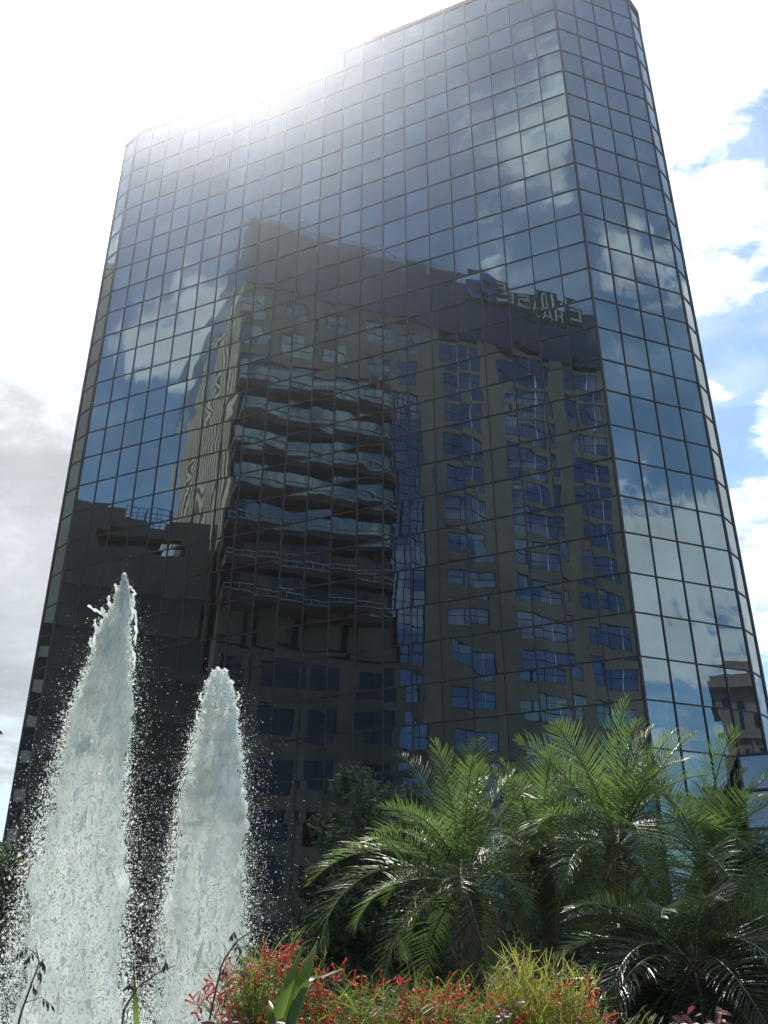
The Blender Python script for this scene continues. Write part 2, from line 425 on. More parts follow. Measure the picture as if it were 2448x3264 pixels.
def window(s0, s1, z0, z1, d=.14, bars=2, hb=1, white=False, g='officeglass'):
    mb = MB()
    mb.box(B, s0, s1, d, d+.05, z0, z1, 0)
    for k in range(bars+1):
        x = s0+(s1-s0)*k/bars; x = min(max(x, s0+.05), s1-.05)
        mb.box(B, x-.03, x+.03, d-.07, d-.002, z0, z1, 2 if (white and k == 2) else 1)
    for k in range(hb+2):
        z = z0+(z1-z0)*k/(hb+1); z = min(max(z, z0+.05), z1-.05)
        mb.box(B, s0, s1, d-.06, d-.004, z-.03, z+.03, 1)
    return mb.build('window', [M[g], M['frame'], M['framehighlight']], office, recalc=True)
mb = MB()                                              # front wall: piers, spandrels, upper and lower stonework
mb.box(B, 0, 52, .65, 37, G0, 65.9)
for s0, s1 in PIERS: mb.box(B, s0, s1, 0, .6, G0, 66)
for s0, s1 in BAYS:
    for z in LV: mb.box(B, s0, s1, .04, .6, z-half(z), min(z+half(z), 66))
cols1 = [(0.05, 2.6), (4.3, 7.2), (8.5, 11.1), (13.5, 16), (16.9, 19.3)]
edges = [0]+[q for c in cols1 for q in c]+[19.6]
for s0, s1 in zip(edges[::2], edges[1::2]):
    if s1-s0 > .02: mb.box(B, s0, s1, .02, .6, 56.8, 66)
for s0, s1 in cols1:
    for z0, z1 in ((56.8, 58.1), (60.6, 62.1), (64.6, 66)): mb.box(B, s0, s1, .05, .6, z0, z1)
cols2 = [(.5, 2.8), (4.1, 7.3), (8.3, 11), (13.1, 16.1), (16.9, 19.3)]
rows2 = [(23.5, 26), (19.3, 22.1), (15, 17.7), (11, 13.6), (7, 9.5), (2.5, 5.5)]
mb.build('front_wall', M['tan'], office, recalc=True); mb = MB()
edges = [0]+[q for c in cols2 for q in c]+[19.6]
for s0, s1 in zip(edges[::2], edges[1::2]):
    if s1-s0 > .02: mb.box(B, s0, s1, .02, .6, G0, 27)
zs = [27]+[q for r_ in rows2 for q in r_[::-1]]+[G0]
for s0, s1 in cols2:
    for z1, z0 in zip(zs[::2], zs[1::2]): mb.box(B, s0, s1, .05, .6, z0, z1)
mb.build('lower_wall', M['lowerdark'], office, recalc=True)
for s0, s1 in cols1:
    for z0, z1 in ((58.1, 60.6), (62.1, 64.6)): window(s0, s1, z0, z1, g='palereflect' if s0 < 14 else 'officeglass')
for s0, s1 in cols2:
    for z0, z1 in rows2: window(s0, s1, z0, z1, g='dimreflect' if s0 < 16 else 'officeglass')
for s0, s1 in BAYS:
    for za, zb in zip(LV[:-1], LV[1:]): window(s0, s1, zb+half(zb), za-half(za), bars=3, hb=1, white=True, g='palereflect' if za < 27-(s0 < 29)*6 else 'officeglass')
mb = MB(); mb.box(B, 16.9, 19.55, .25, .6, 27, 56.8, 0)       # blue glass strip beside the balconies
for x in (16.9, 17.75, 18.65, 19.5): mb.box(B, x-.04, x+.04, .18, .245, 27, 56.8, 1)
for k in range(24): mb.box(B, 16.9, 19.55, .19, .243, 27+k*1.25-.03, 27+k*1.25+.03, 1)
mb.build('glass_strip', [M['officeglass'], M['frame']], office, recalc=True)
mb = MB(); mb.box(B, .3, 16.85, .3, .6, 31.5, 56.8, 0)        # glazing behind the balconies
for k in range(15): mb.box(B, .3+k*1.18-.04, .3+k*1.18+.04, .22, .295, 31.5, 56.8, 1)
for k in range(14): mb.box(B, .3, 16.85, .23, .293, 31.5+k*1.9-.03, 31.5+k*1.9+.03, 1)
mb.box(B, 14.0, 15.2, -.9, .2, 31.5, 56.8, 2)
mb.build('balcony_glazing', [M['officeglass'], M['frame'], M['slabdark']], office, recalc=True)
for k, zb in enumerate([52.4, 48.65, 44.9, 41.15, 37.4, 33.7, 30.4]):
    bal = MB()                                         # rounded deck
    pts = [(.1, .25)]+[(.1, -1.9)]+[(14.4+1.9*math.sin(q), .0-1.9*math.cos(q)) for q in np.linspace(0, math.pi/2, 9)]+[(16.3, .25)]
    n = len(pts)
    bal.add([B(s, d, z) for z in (zb-.35, zb+.35) for s, d in pts], [tuple(range(n)), tuple(range(n, 2*n))]+[(q, (q+1) % n, n+(q+1) % n, n+q) for q in range(n)])
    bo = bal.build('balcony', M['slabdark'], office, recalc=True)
    gb = MB()                                          # glass ribbon standing on the deck edge
    gp = [(.1, -1.82)]+[(14.4*q/12, -1.82) for q in range(1, 12)]+[(14.4+1.82*math.sin(q), -1.82*math.cos(q)) for q in np.linspace(0, math.pi/2, 9)]
    for (s0, d0), (s1, d1) in zip(gp[:-1], gp[1:]):
        gb.add([B(s0, d0, zb+.36), B(s1, d1, zb+.36), B(s1, d1, zb+2.25), B(s0, d0, zb+2.25)], [(0, 1, 2, 3)], 0)
        gb.tube([B(s1, d1, zb+.36), B(s1, d1, zb+2.25)], .03, 4, 1)
    gb.tube([B(a, b, zb+2.26) for a, b in gp], .05, 4, 1)
    gb.build('glass_ribbon', [M['palereflect' if zb > 35 else 'dimreflect'], M['frame']], bo)
    rl = MB()
    path = pts[1:-1]
    for hgt in (.36, 1.05):
        rl.tube([B(s, d, zb+hgt+(.06 if hgt < .4 else 0)) for s, d in path], .07 if hgt != .7 else .04, 4)
    for q in range(12): rl.tube([B(.2+q*1.25, -1.88, zb+.35), B(.2+q*1.25, -1.88, zb+1.05)], .035, 4)
    rl.build('railing', M['railing'], bo)
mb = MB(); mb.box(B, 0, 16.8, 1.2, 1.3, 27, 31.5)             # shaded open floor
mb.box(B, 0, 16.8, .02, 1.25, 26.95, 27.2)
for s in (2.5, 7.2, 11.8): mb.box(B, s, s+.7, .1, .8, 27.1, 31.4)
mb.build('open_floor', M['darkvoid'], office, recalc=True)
mb = MB(); mb.box(B, -.1, 52.1, -.12, 37.1, 66, 74.2)
mb.build('top_band', M['bandglass'], office, recalc=True)
mb = MB()
for s in range(0, 53, 4): mb.tube([B(s, .1, 74.2), B(s, .1, 75.1)], .04, 4)
mb.tube([B(0, .1, 75.1), B(52, .1, 75.1)], .05, 4); mb.tube([B(0, .1, 75.1), B(0, 36, 75.1)], .05, 4)
mb.build('roof_rail', M['railing'], office)
mb = MB()                                              # end wall with vertical window strips
for k in range(19):
    d0 = .0+k*1.95
    mb.box(B, -.3, .0, d0, d0+1.0, G0, 66)
mb.build('end_wall', M['tansunlit'], office, recalc=True)
mb = MB()
for k in range(18): mb.box(B, -.05, -.002, 1.0+k*1.95, 1.95+k*1.95, G0, 66)
mb.build('end_wall_glazing', M['bandglass'], office, recalc=True)
# rooftop sign: letters read correctly from the plaza side
sign = MB(); sign.box(B, 25.4, 41.9, -.3, -.14, 71.4, 75.2)
so = sign.build('sign', M['signback'], office, recalc=True)
def letter(strokes, r0):
    mb = MB()
    for (x0, y0, x1, y1, wd) in strokes:
        a = Vector((x0, y0)); b = Vector((x1, y1)); d = (b-a).normalized(); nn = Vector((-d.y, d.x))*wd/2
        a = a-d*wd*.0; q = [a-nn, b-nn, b+nn, a+nn]
        vs = [B(41.6-(r0+p.x*2.0), dd, 72.0+p.y*2.7) for dd in (-.55, -.31) for p in q]
        mb.add(vs, [(0, 1, 2, 3), (4, 5, 6, 7), (0, 1, 5, 4), (1, 2, 6, 5), (2, 3, 7, 6), (3, 0, 4, 7)])
    return mb.build('letter', M['signwhite'], so, recalc=True)
t_ = .125
letter([(1, .9, .1, .9, t_), (.1, 1, .1, 0, t_), (.0, .1, 1, .1, t_)], 0)
letter([(.1, 0, .1, 1, t_), (.9, 0, .9, 1, t_), (.2, .5, .8, .5, t_)], 2.6)
letter([(.05, 0, .45, 1, t_), (.95, 0, .55, 1, t_), (.25, .32, .75, .32, t_*.8)], 5.2)
letter([(1, .9, 0, .9, t_), (.1, .8, .1, .6, t_), (0, .5, 1, .5, t_), (.9, .4, .9, .2, t_), (1, .1, 0, .1, t_)], 7.8)
letter([(.1, 0, .1, 1, t_), (.2, .9, 1, .9, t_), (.2, .5, .85, .5, t_), (.2, .1, 1, .1, t_)], 10.4)
mb = MB()
for k in range(4):                                     # blue eight-sided emblem of four interlocking wedges
    a = k*math.pi/2
    pts = [(-.42, 1.0), (.5, 1.0), (1.0, .5), (.45, .42), (-.42, .42)]
    q = [(x*math.cos(a)-y*math.sin(a), x*math.sin(a)+y*math.cos(a)) for x, y in pts]
    n = len(q)
    mb.add([B(41.6-(14.3+x*1.75), dd, 73.3+y*1.75) for dd in (-.55, -.31) for x, y in q], [tuple(range(n)), tuple(range(n, 2*n))]+[(i, (i+1) % n, n+(i+1) % n, n+i) for i in range(n)])
mb.build('emblem', M['signblue'], so, recalc=True)

# brown parking garage beside it
GA = mir(Pv-dvv*10)
garage = thing('parking_garage', 'low brown concrete garage with one dark slot, mirrored low in the glass tower', 'building', (float(GA[0]), float(GA[1]), 0))
def Gm(s, d, z):
    p = Bw(s, d, z); return (p[0]-GA[0], p[1]-GA[1], p[2])
mb = MB()
mb.box(Gm, -22, -.9, -.4, 28, G0, 33.9)
mb.box(Gm, -22, -10.8, -.4, 28, 33.901, 35.3); mb.box(Gm, -3.4, -.9, -.4, 28, 33.901, 35.3)
mb.box(Gm, -22, -8.6, -.4, 28, 35.301, 37.5); mb.box(Gm, -8.6, -5, -.4, 28, 35.301, 36.5); mb.box(Gm, -5, -3.4, -.4, .8, 35.301, 37.3); mb.box(Gm, -3.4, -.9, -.4, 28, 35.301, 37.3)
for k in range(9): mb.box(Gm, -22, -.9, -.55, -.405, 2+k*3.5, 3.1+k*3.5)
mb.build('wall', M['garage'], garage, recalc=True)
mb = MB(); mb.box(Gm, -10.79, -5.2, 1.2, 1.4, 33.91, 35.29); mb.build('dark_opening', M['darkvoid'], garage, recalc=True)
mb = MB()
for k in range(6): mb.tube([Gm(-8.5+k*.7, 0, 36.5), Gm(-8.5+k*.7, 0, 38.1)], .05, 4)
for z in (37.0, 37.5, 38.1): mb.tube([Gm(-8.5, 0, z), Gm(-5, 0, z)], .035, 4)
mb.build('roof_fence', M['frame'], garage)

# plain tan building mirrored in the narrow left facet
hd = A2([math.sin(R(-72.3)), math.cos(R(-72.3))]); sd = A2([-hd[1], hd[0]])
TB = A2([-20.3, 53.6])+hd*32
M['pale'] = mat('pale_stone', (.5, .46, .38), .85, var=.1, vscale=.6)
tanb = thing('tan_building', 'plain tan building with stacked dark windows, mirrored in the narrow left facet', 'building', (float(TB[0]), float(TB[1]), 0))
def Tn(a, d, z):
    p = sd*a+hd*d
    return (p[0], p[1], z)
mb = MB(); mb.box(Tn, -7, 9, 0, 16, 0, 76); mb.box(Tn, -7.3, 9.3, -.3, 16.3, 76, 77)
mb.build('wall', M['pale'], tanb, recalc=True)
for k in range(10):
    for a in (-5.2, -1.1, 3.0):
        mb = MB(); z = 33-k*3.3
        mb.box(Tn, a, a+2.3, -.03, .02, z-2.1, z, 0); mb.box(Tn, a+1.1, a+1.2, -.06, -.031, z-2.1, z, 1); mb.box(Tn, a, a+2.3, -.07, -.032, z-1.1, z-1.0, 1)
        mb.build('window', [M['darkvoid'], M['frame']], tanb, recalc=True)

# brown old building with a cornice mirrored low in the right face
hd2 = A2([math.sin(R(117.2)), math.cos(R(117.2))]); sd2 = A2([-hd2[1], hd2[0]])
KB = A2([14.6, 40.7])+hd2*62
brown = thing('brown_building', 'brown masonry building with a stepped cornice, mirrored low in the right glass face', 'building', (float(KB[0]), float(KB[1]), 0))
def Kn(a, d, z):
    p = sd2*a+hd2*d
    return (p[0], p[1], z)
mb = MB()
mb.box(Kn, -1.0, 26, 0, 15, 0, 31.2)
mb.box(Kn, -1.9, 26, -.9, 15, 31.2, 32.4); mb.box(Kn, -1.3, 26, -.4, 15, 32.4, 33.3); mb.box(Kn, 3, 26, -.2, 15, 33.3, 35.2)
mb.box(Kn, -1.5, 26, -.5, 0, 25.5, 26.1); mb.box(Kn, -4.5, -1.0, .1, 15, 0, 20.5)
for a in (2.2, 6.2, 10.2, 14.2): mb.box(Kn, a, a+.5, -.25, -.001, 0, 25.4)
mb.build('wall', M['brownbrick'], brown, recalc=True)
for a in (.4, 3.6, 7.6, 11.6):
    for z in (27.0, 21.5, 17.5, 13.5):
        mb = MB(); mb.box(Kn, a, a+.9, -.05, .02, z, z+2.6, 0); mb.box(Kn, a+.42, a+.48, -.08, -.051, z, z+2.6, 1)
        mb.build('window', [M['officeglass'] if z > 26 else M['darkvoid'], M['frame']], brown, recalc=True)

# ================================================================== FOUNTAIN
basin = thing('fountain_basin', 'low round stone fountain basin holding the pool under the two jets', 'fountain', (-1.38, 5.45, 0))
mb = MB(); ns = 48
def ringv(r, z): return [(r*math.cos(2*math.pi*k/ns), r*math.sin(2*math.pi*k/ns), z) for k in range(ns)]
prof = [(2.35, .0), (2.35, .42), (2.30, .46), (2.02, .46), (2.0, .42), (2.0, .05)]
mb.add([v for r_, z in prof for v in ringv(r_, z)], [(i*ns+k, i*ns+(k+1) % ns, (i+1)*ns+(k+1) % ns, (i+1)*ns+k) for i in range(len(prof)-1) for k in range(ns)])
mb.build('rim', M['basin'], basin, recalc=True)
mb = MB(); mb.add(ringv(2.0, .33), [tuple(range(ns))]); mb.build('pool', M['poolwater'], basin)

OCT_V = A2([(1, 0, 0), (-1, 0, 0), (0, 1, 0), (0, -1, 0), (0, 0, 1), (0, 0, -1)], float)
OCT_F = A2([(0, 2, 4), (2, 1, 4), (1, 3, 4), (3, 0, 4), (2, 0, 5), (1, 2, 5), (3, 1, 5), (0, 3, 5)])
def blobs(name, pos, rad, elong, m, parent):
    """many small drops as one mesh: squashed octahedra smoothed"""
    n = len(pos)
    sc = np.repeat(rad[:, None, None], 6, 1)*np.ones((1, 1, 3)); sc = sc*(1+rng.uniform(-.35, .35, (n, 6, 1)))
    v = OCT_V[None]*sc; v[:, :, 2] *= elong[:, None]
    tl = rng.normal(0, .16, (n, 2)); v[:, :, 0] += v[:, :, 2]*tl[:, :1]; v[:, :, 1] += v[:, :, 2]*tl[:, 1:]
    v = (v+pos[:, None]).reshape(-1, 3)
    f = (OCT_F[None]+(np.arange(n)*6)[:, None, None]).reshape(-1, 3)
    me = bpy.data.meshes.new(name); me.vertices.add(len(v)); me.vertices.foreach_set('co', v.ravel().astype(np.float32))
    me.loops.add(len(f)*3); me.loops.foreach_set('vertex_index', f.ravel().astype(np.int32))
    me.polygons.add(len(f)); me.polygons.foreach_set('loop_start', np.arange(0, len(f)*3, 3, dtype=np.int32))
    me.polygons.foreach_set('use_smooth', np.ones(len(f), dtype=bool))
    me.materials.append(m); me.update(calc_edges=True); me.validate()
    return link(name, me, parent)

def jet(label, D, table, seed, extras):
    r = np.random.default_rng(seed)
    rows = [(at((a+b)/2, y, D), (at(b, y, D)-at(a, y, D)).length/2) for y, a, b in table]
    zt = A2([p.z for p, _ in rows]); xs = A2([p.x for p, _ in rows]); ys = A2([p.y for p, _ in rows]); hwid = A2([h for _, h in rows])
    base = Vector((float(xs[0]), float(ys[0]), .33))
    zt = np.concatenate([[.33], zt]); xs = np.concatenate([[xs[0]], xs]); ys = np.concatenate([[ys[0]], ys]); hwid = np.concatenate([[hwid[0]*1.15], hwid])
    o = thing('water_jet', label, 'fountain jet', base, 0, 'white water jets of the fountain')
    X = lambda z: np.interp(z, zt, xs)-base.x
    Y = lambda z: np.interp(z, zt, ys)-base.y
    Hh = lambda z: np.interp(z, zt, hwid)
    top = zt[-1]
    # foaming core: a column of lumpy rings
    mb = MB(); nr, na = 300, 72; vs = []
    def smooth(w_, kz, ka):
        g = r.normal(size=(nr, na))
        for _ in range(2):
            g = sum(np.roll(g, q, 1) for q in range(-ka, ka+1))/(2*ka+1)
            c_ = np.cumsum(np.pad(g, ((kz+1, kz), (0, 0)), mode='edge'), 0); g = (c_[2*kz+1:]-c_[:-2*kz-1])/(2*kz+1)
        return g/g.std()*w_
    nz = smooth(.085, 12, 1)+smooth(.06, 5, 2)+smooth(.035, 2, 0)
    for i in range(nr):
        z = .33+(top-.33)*.915*(i/(nr-1))
        for k in range(na):
            a = 2*math.pi*k/na
            rr = Hh(z)*.78*(1+nz[i, k]*(1+2.4*(i/nr)**3))*(1-.42*(max(0, i/nr-.8)/.2)**1.3)
            vs.append((X(z)+rr*math.cos(a), Y(z)+rr*math.sin(a)*.9, z-.33))
    fs = [(i*na+k, i*na+(k+1) % na, (i+1)*na+(k+1) % na, (i+1)*na+k) for i in range(nr-1) for k in range(na)]
    mb.add(vs, fs); mb.build('water_column', M['water'], o, smooth=True)
    # streaks and drops: dense near the edge of the column, thinning outward
    n = 62000
    fr = r.beta(1.2, 1.0, n); z = top-(top-.33)*fr
    a = r.uniform(0, 6.283, n); q = .55+.5*r.random(n)**.7+r.exponential(.05+.10*fr, n)
    left = np.where(np.cos(a) < 0, 1.12, .97)
    px = X(z)+np.cos(a)*Hh(z)*q*left; py = Y(z)+np.sin(a)*Hh(z)*q
    rad = np.exp(r.normal(math.log(.0024), .45, n)); el = 1+np.minimum(r.exponential(.8, n), 2)*np.clip(1.3-q, 0, 1)*np.clip(fr*8-.3, 0, 1)
    p1 = np.stack([px, py, z-.33], 1)
    n4 = 2400                                            # long falling streaks over the column
    f4 = r.beta(1.1, 1.0, n4); z4 = top-(top-.33)*f4; a4 = r.uniform(0, 6.283, n4); q4 = .66+.36*r.random(n4)
    p4 = np.stack([X(z4)+np.cos(a4)*Hh(z4)*q4, Y(z4)+np.sin(a4)*Hh(z4)*q4, z4-.33], 1); rad4 = np.exp(r.normal(math.log(.0045), .45, n4)); el4 = 1+np.minimum(r.exponential(1.6, n4), 4)*np.clip(f4*8-.6, 0, 1)
    n2 = 42000
    fr = r.beta(1.8, 1.0, n2); z = top-(top-.33)*fr; a = r.uniform(0, 6.283, n2)
    q = 1.0+r.exponential(.42, n2); p2 = np.stack([X(z)+np.cos(a)*Hh(z)*q, Y(z)+np.sin(a)*Hh(z)*q, z-.33+r.normal(0, .05, n2)], 1)
    rad2 = np.exp(r.normal(math.log(.00135), .42, n2)); el2 = 1+r.random(n2)*.5
    n3 = 70                                             # larger lumps thrown clear
    fr = r.beta(1.5, 1.2, n3); z = top-(top-.33)*fr; a = r.uniform(0, 6.283, n3); q = .95+r.exponential(.22, n3)
    p3 = np.stack([X(z)+np.cos(a)*Hh(z)*q, Y(z)+np.sin(a)*Hh(z)*q, z-.33], 1); rad3 = np.exp(r.normal(math.log(.006), .35, n3))
    n5 = 1500                                            # broken water filling the porous crown
    z5 = top-(top-.33)*(.012+.30*r.random(n5)**.8); a5 = r.uniform(0, 6.283, n5); q5 = r.random(n5)**.55
    lump = np.sin(z5*23+3*a5)+np.sin(z5*41-2*a5+1); ok = lump > -.1
    z5, a5, q5 = z5[ok], a5[ok], q5[ok]; n5 = len(z5)
    p5 = np.stack([X(z5)+np.cos(a5)*Hh(z5)*q5, Y(z5)+np.sin(a5)*Hh(z5)*q5, z5-.33], 1); rad5 = np.exp(r.normal(math.log(.0068), .5, n5))
    p3 = np.concatenate([p3, p5]); rad3 = np.concatenate([rad3, rad5]); n3 += n5
    tag(blobs('droplets', np.concatenate([p1, p2, p3, p4]), np.concatenate([rad, rad2, rad3, rad4]), np.concatenate([el, el2, 1+r.random(n3), el4]), M['water'], o), kind='stuff')
    # ragged crown: tongues of water leaving the top
    mb = MB()
    for k in range(46):                                  # broken strands feeding the crown
        z0 = top-(top-.33)*r.uniform(.05, .32); a0 = r.uniform(0, 6.283); q0 = r.random()**.6*.95; ll = (top-.33)*r.uniform(.04, .13)
        fine = []
        for t in np.linspace(0, 1, 9):
            z = min(z0+ll*t, top-.01); hh_ = Hh(z)*q0*(1+.12*math.sin(5*t+a0))
            fine.append(Vector((X(z)+math.cos(a0+.3*t)*hh_, Y(z)+math.sin(a0+.3*t)*hh_, z-.33))+Vector(r.normal(0, .004, 3)))
        mb.tube(fine, [.002+.0075*math.sin(math.pi*t)**.7*r.uniform(.3, 1.4) for t in np.linspace(0.05, .97, 9)], 6)
    for pts, r0 in extras:
        P_ = [at(x, y, D)-base for x, y in pts]
        m_ = len(P_); fine = []
        for i in range(m_-1):
            for t in np.linspace(0, 1, 6, endpoint=False): fine.append(P_[i].lerp(P_[i+1], t)+Vector(r.normal(0, r0*.28, 3)))
        fine.append(P_[-1])
        k = len(fine)
        mb.tube(fine, [r0*(.55+.45*math.sin(i*1.7+r.uniform(0, 2)))*(1-.45*i/k)+r0*.25 for i in range(k)], 7)
    mb.build('water_tongues', M['water'], o, smooth=True)
    return o
T1 = [(2212, 5, 305), (2150, 18, 290), (2100, 30, 278), (2000, 50, 272), (1900, 70, 275), (1800, 88, 276), (1700, 118, 277), (1600, 142, 278), (1500, 172, 285), (1440, 194, 284), (1400, 207, 283), (1360, 217, 282), (1330, 234, 281), (1300, 250, 280), (1280, 257, 280), (1262, 262, 277), (1240, 266, 272)]
T2 = [(2212, 330, 548), (2100, 345, 536), (2000, 356, 531), (1900, 370, 530), (1800, 384, 530), (1700, 400, 527), (1600, 419, 521), (1560, 432, 515), (1520, 441, 510), (1490, 446, 504), (1470, 452, 498), (1455, 462, 488), (1446, 468, 480)]
jet('taller white fountain jet at the left edge with a ragged leaning tip', 5.2, T1, 3,
    [([(268, 1300), (269, 1262), (268, 1240)], .018), ([(272, 1262), (284, 1270), (294, 1284)], .008), ([(284, 1300), (294, 1330), (293, 1360), (291, 1392)], .010),
     ([(232, 1330), (212, 1322), (190, 1308)], .011), ([(222, 1340), (205, 1370), (200, 1410)], .012), ([(250, 1300), (248, 1288), (251, 1282)], .012), ([(280, 1290), (288, 1300), (284, 1340)], .01), ([(258, 1292), (252, 1274), (250, 1263)], .012), ([(242, 1314), (234, 1298), (236, 1287)], .012), ([(228, 1338), (222, 1322), (219, 1312)], .011), ([(216, 1368), (206, 1352), (204, 1338)], .010), ([(282, 1310), (289, 1294), (287, 1282)], .009), ([(204, 1400), (194, 1392), (196, 1378)], .009), ([(284, 1400), (292, 1420), (288, 1450)], .009)])
jet('shorter white fountain jet between the taller jet and the palms', 5.9, T2, 5,
    [([(474, 1480), (470, 1456), (472, 1443)], .018), ([(492, 1476), (502, 1470), (500, 1490), (496, 1500)], .010), ([(450, 1490), (444, 1478), (442, 1470)], .009), ([(505, 1540), (513, 1528), (516, 1545)], .009), ([(463, 1474), (457, 1458), (461, 1447)], .012), ([(484, 1466), (490, 1453), (486, 1445)], .011), ([(442, 1522), (433, 1508), (434, 1496)], .01), ([(508, 1518), (517, 1505), (513, 1494)], .009), ([(432, 1560), (424, 1550), (426, 1538)], .008)])

# ================================================================== PALMS
def frond_mesh(L, droop, seed, nl=38, leaf=.29, wd=.0046, m='palm'):
    """one feather frond growing along +X from the origin, arching down by droop"""
    r = random.Random(seed); mb = MB()
    N = 26; pts = []; d = Vector((1, 0, 0)); p = Vector((0, 0, 0)); ang = 0; side = r.uniform(-.25, .25)
    for i in range(N+1):
        t = i/N; pts.append(p.copy())
        a = -droop*(t**1.4)
        p = p+Vector((math.cos(a)*math.cos(side*t), math.cos(a)*math.sin(side*t), math.sin(a)))*(L/N)
    mb.tube(pts, [.008*(1-.85*i/N)+.0012 for i in range(N+1)], 4, 1)
    for k in range(nl):
        t = .16+.83*k/(nl-1); f = t*N; i = min(int(f), N-1); b = pts[i].lerp(pts[i+1], f-i)
        tan = (pts[i+1]-pts[i]).normalized(); lat = Vector((0, 0, 1)).cross(tan).normalized(); up = tan.cross(lat)
        ll = leaf*(math.sin(math.pi*min(1, .18+t*.80))**.55)*r.uniform(.85, 1.1)*(1 if t < .9 else .8)
        for sg in (-1, 1):
            if r.random() < .06: continue
            fw = .35+.75*t+r.uniform(-.12, .12)
            dr = (lat*sg*1.0+tan*fw+up*(.42+r.uniform(-.2, .2))).normalized()
            q = [b]; v = dr.copy(); nseg = 5; sag = r.uniform(.15, .5)
            for s in range(nseg):
                v = (v+Vector((0, 0, -sag*.55*(s+.3)/nseg))).normalized(); q.append(q[-1]+v*(ll/nseg))
            wv = wd*r.uniform(.8, 1.2)
            mb.ribbon(q, tan.cross(dr).cross(dr).normalized() if r.random() < .15 else tan, [wv*.5, wv, wv, wv*.8, wv*.5, wv*.06], 0, .35)
    return mb.mesh('frond', [M[m], M['palmstem']])
FR = {(k, s): frond_mesh(1.0, [.55, 1.0, 1.5, 2.0][k], 10*k+s) for k in range(4) for s in range(5)}
FRD = {(k, s): frond_mesh(1.0, [.8, 1.3, 1.8, 2.3][k], 90+10*k+s, 44, .26, .0046, 'palmshade') for k in range(4) for s in range(5)}
DEAD = [frond_mesh(1.0, 2.2, 200+s, 26, .24, .0042, 'palmdead') for s in range(2)]
def palm(label, px, py, D, nf, size, seed, aims, low=-35, high=82, dark=False):
    r = random.Random(seed)
    c = at(px, py, D)
    o = thing('pygmy_palm', label, 'palm', (c.x, c.y, .5), 0, 'feathery palms planted in front of the glass tower')
    h = c.z-.5
    mb = MB(); pts = [(.05*math.sin(i*.9+seed), .04*math.cos(i*.7), h*i/9) for i in range(10)]
    pts[-1] = (0, 0, h)
    mb.tube(pts, [.075-.012*math.sin(i*2.1) for i in range(10)], 10)
    for k in range(70):                                  # old leaf bases
        a = k*2.4; z = h*(.1+.9*k/70); v = Vector((math.cos(a), math.sin(a), .7))
        mb.tube([v*.06+Vector((0, 0, z)), v*.12+Vector((0, 0, z+.02))], [.02, .008], 4)
    mb.build('trunk', M['trunk'], o)
    def put(az, el, L, k):
        f = link('frond', (DEAD[r.randrange(2)] if k < 0 else (FRD if dark else FR)[(k, r.randrange(5))]), o)
        f.location = (.03*math.cos(az), .03*math.sin(az), h-.02+.05*math.sin(el))
        f.rotation_mode = 'QUATERNION'
        f.rotation_quaternion = Quaternion((0, 0, 1), az) @ Quaternion((0, 1, 0), -el) @ Quaternion((1, 0, 0), r.uniform(-.35, .35))
        f.scale = (L, L*r.uniform(.9, 1.1), L)
    for tx, ty, dd, k in aims:                           # fronds whose tips the photo shows
        tip = at(tx, ty, D+dd)-c
        az = math.atan2(tip.y, tip.x); L = tip.length*[1.02, 1.08, 1.16, 1.25][k]
        put(az, math.asin(tip.z/tip.length)+[.2, .38, .6, .8][k], L, k)
    for i in range(nf):
        az = i*2.39996+r.uniform(-.3, .3); t = (i+.5)/nf
        el = R(low+(high-low)*(1-t)**.9)+r.uniform(-.12, .12)
        k = 0 if el > 1.05 else 1 if el > .55 else 2 if el > .1 else r.choice((2, 3))
        put(az, el, size*r.uniform(.82, 1.12), k)
    for i in range(0 if dark else 3): put(r.uniform(0, 6.28), R(r.uniform(-45, -20)), size*.8, -1)
    return o
palm('leftmost feathery palm, its long fronds arching over the red flowers', 1000, 1905, 6.8, 28, .82, 1,
     [(1005, 1605, .1, 0), (940, 1615, -.2, 0), (735, 1850, -.2, 1), (710, 1920, -.4, 2), (722, 2050, -.3, 3), (900, 1640, .4, 0), (1045, 1660, -.2, 0)])
palm('middle feathery palm with a crown of short upright fronds between its neighbours', 1165, 1850, 7.2, 30, .72, 2,
     [(1090, 1650, -.2, 0), (1130, 1640, .2, 0), (1190, 1665, 0, 0), (1240, 1675, .1, 1)])
palm('tallest feathery palm with one frond standing high above the others', 1335, 1825, 6.7, 30, .82, 3,
     [(1352, 1520, -.1, 0), (1395, 1580, .1, 0), (1490, 1600, .1, 0), (1280, 1620, .2, 0), (1440, 1700, -.3, 1)])
palm('rightmost feathery palm spreading out of the frame over the sloped glass', 1530, 1880, 7.4, 28, .9, 4,
     [(1620, 1720, 0, 1), (1500, 1690, .1, 0), (1655, 1830, -.2, 2), (1580, 1710, .2, 0)])
palm('low feathery palm with shade-darkened fronds drooping to the ground at the right', 1500, 2085, 6.0, 60, .95, 5,
     [(1640, 2080, -.2, 2), (1360, 2120, -.3, 2), (1290, 2030, 0, 2)], -45, 50, True)

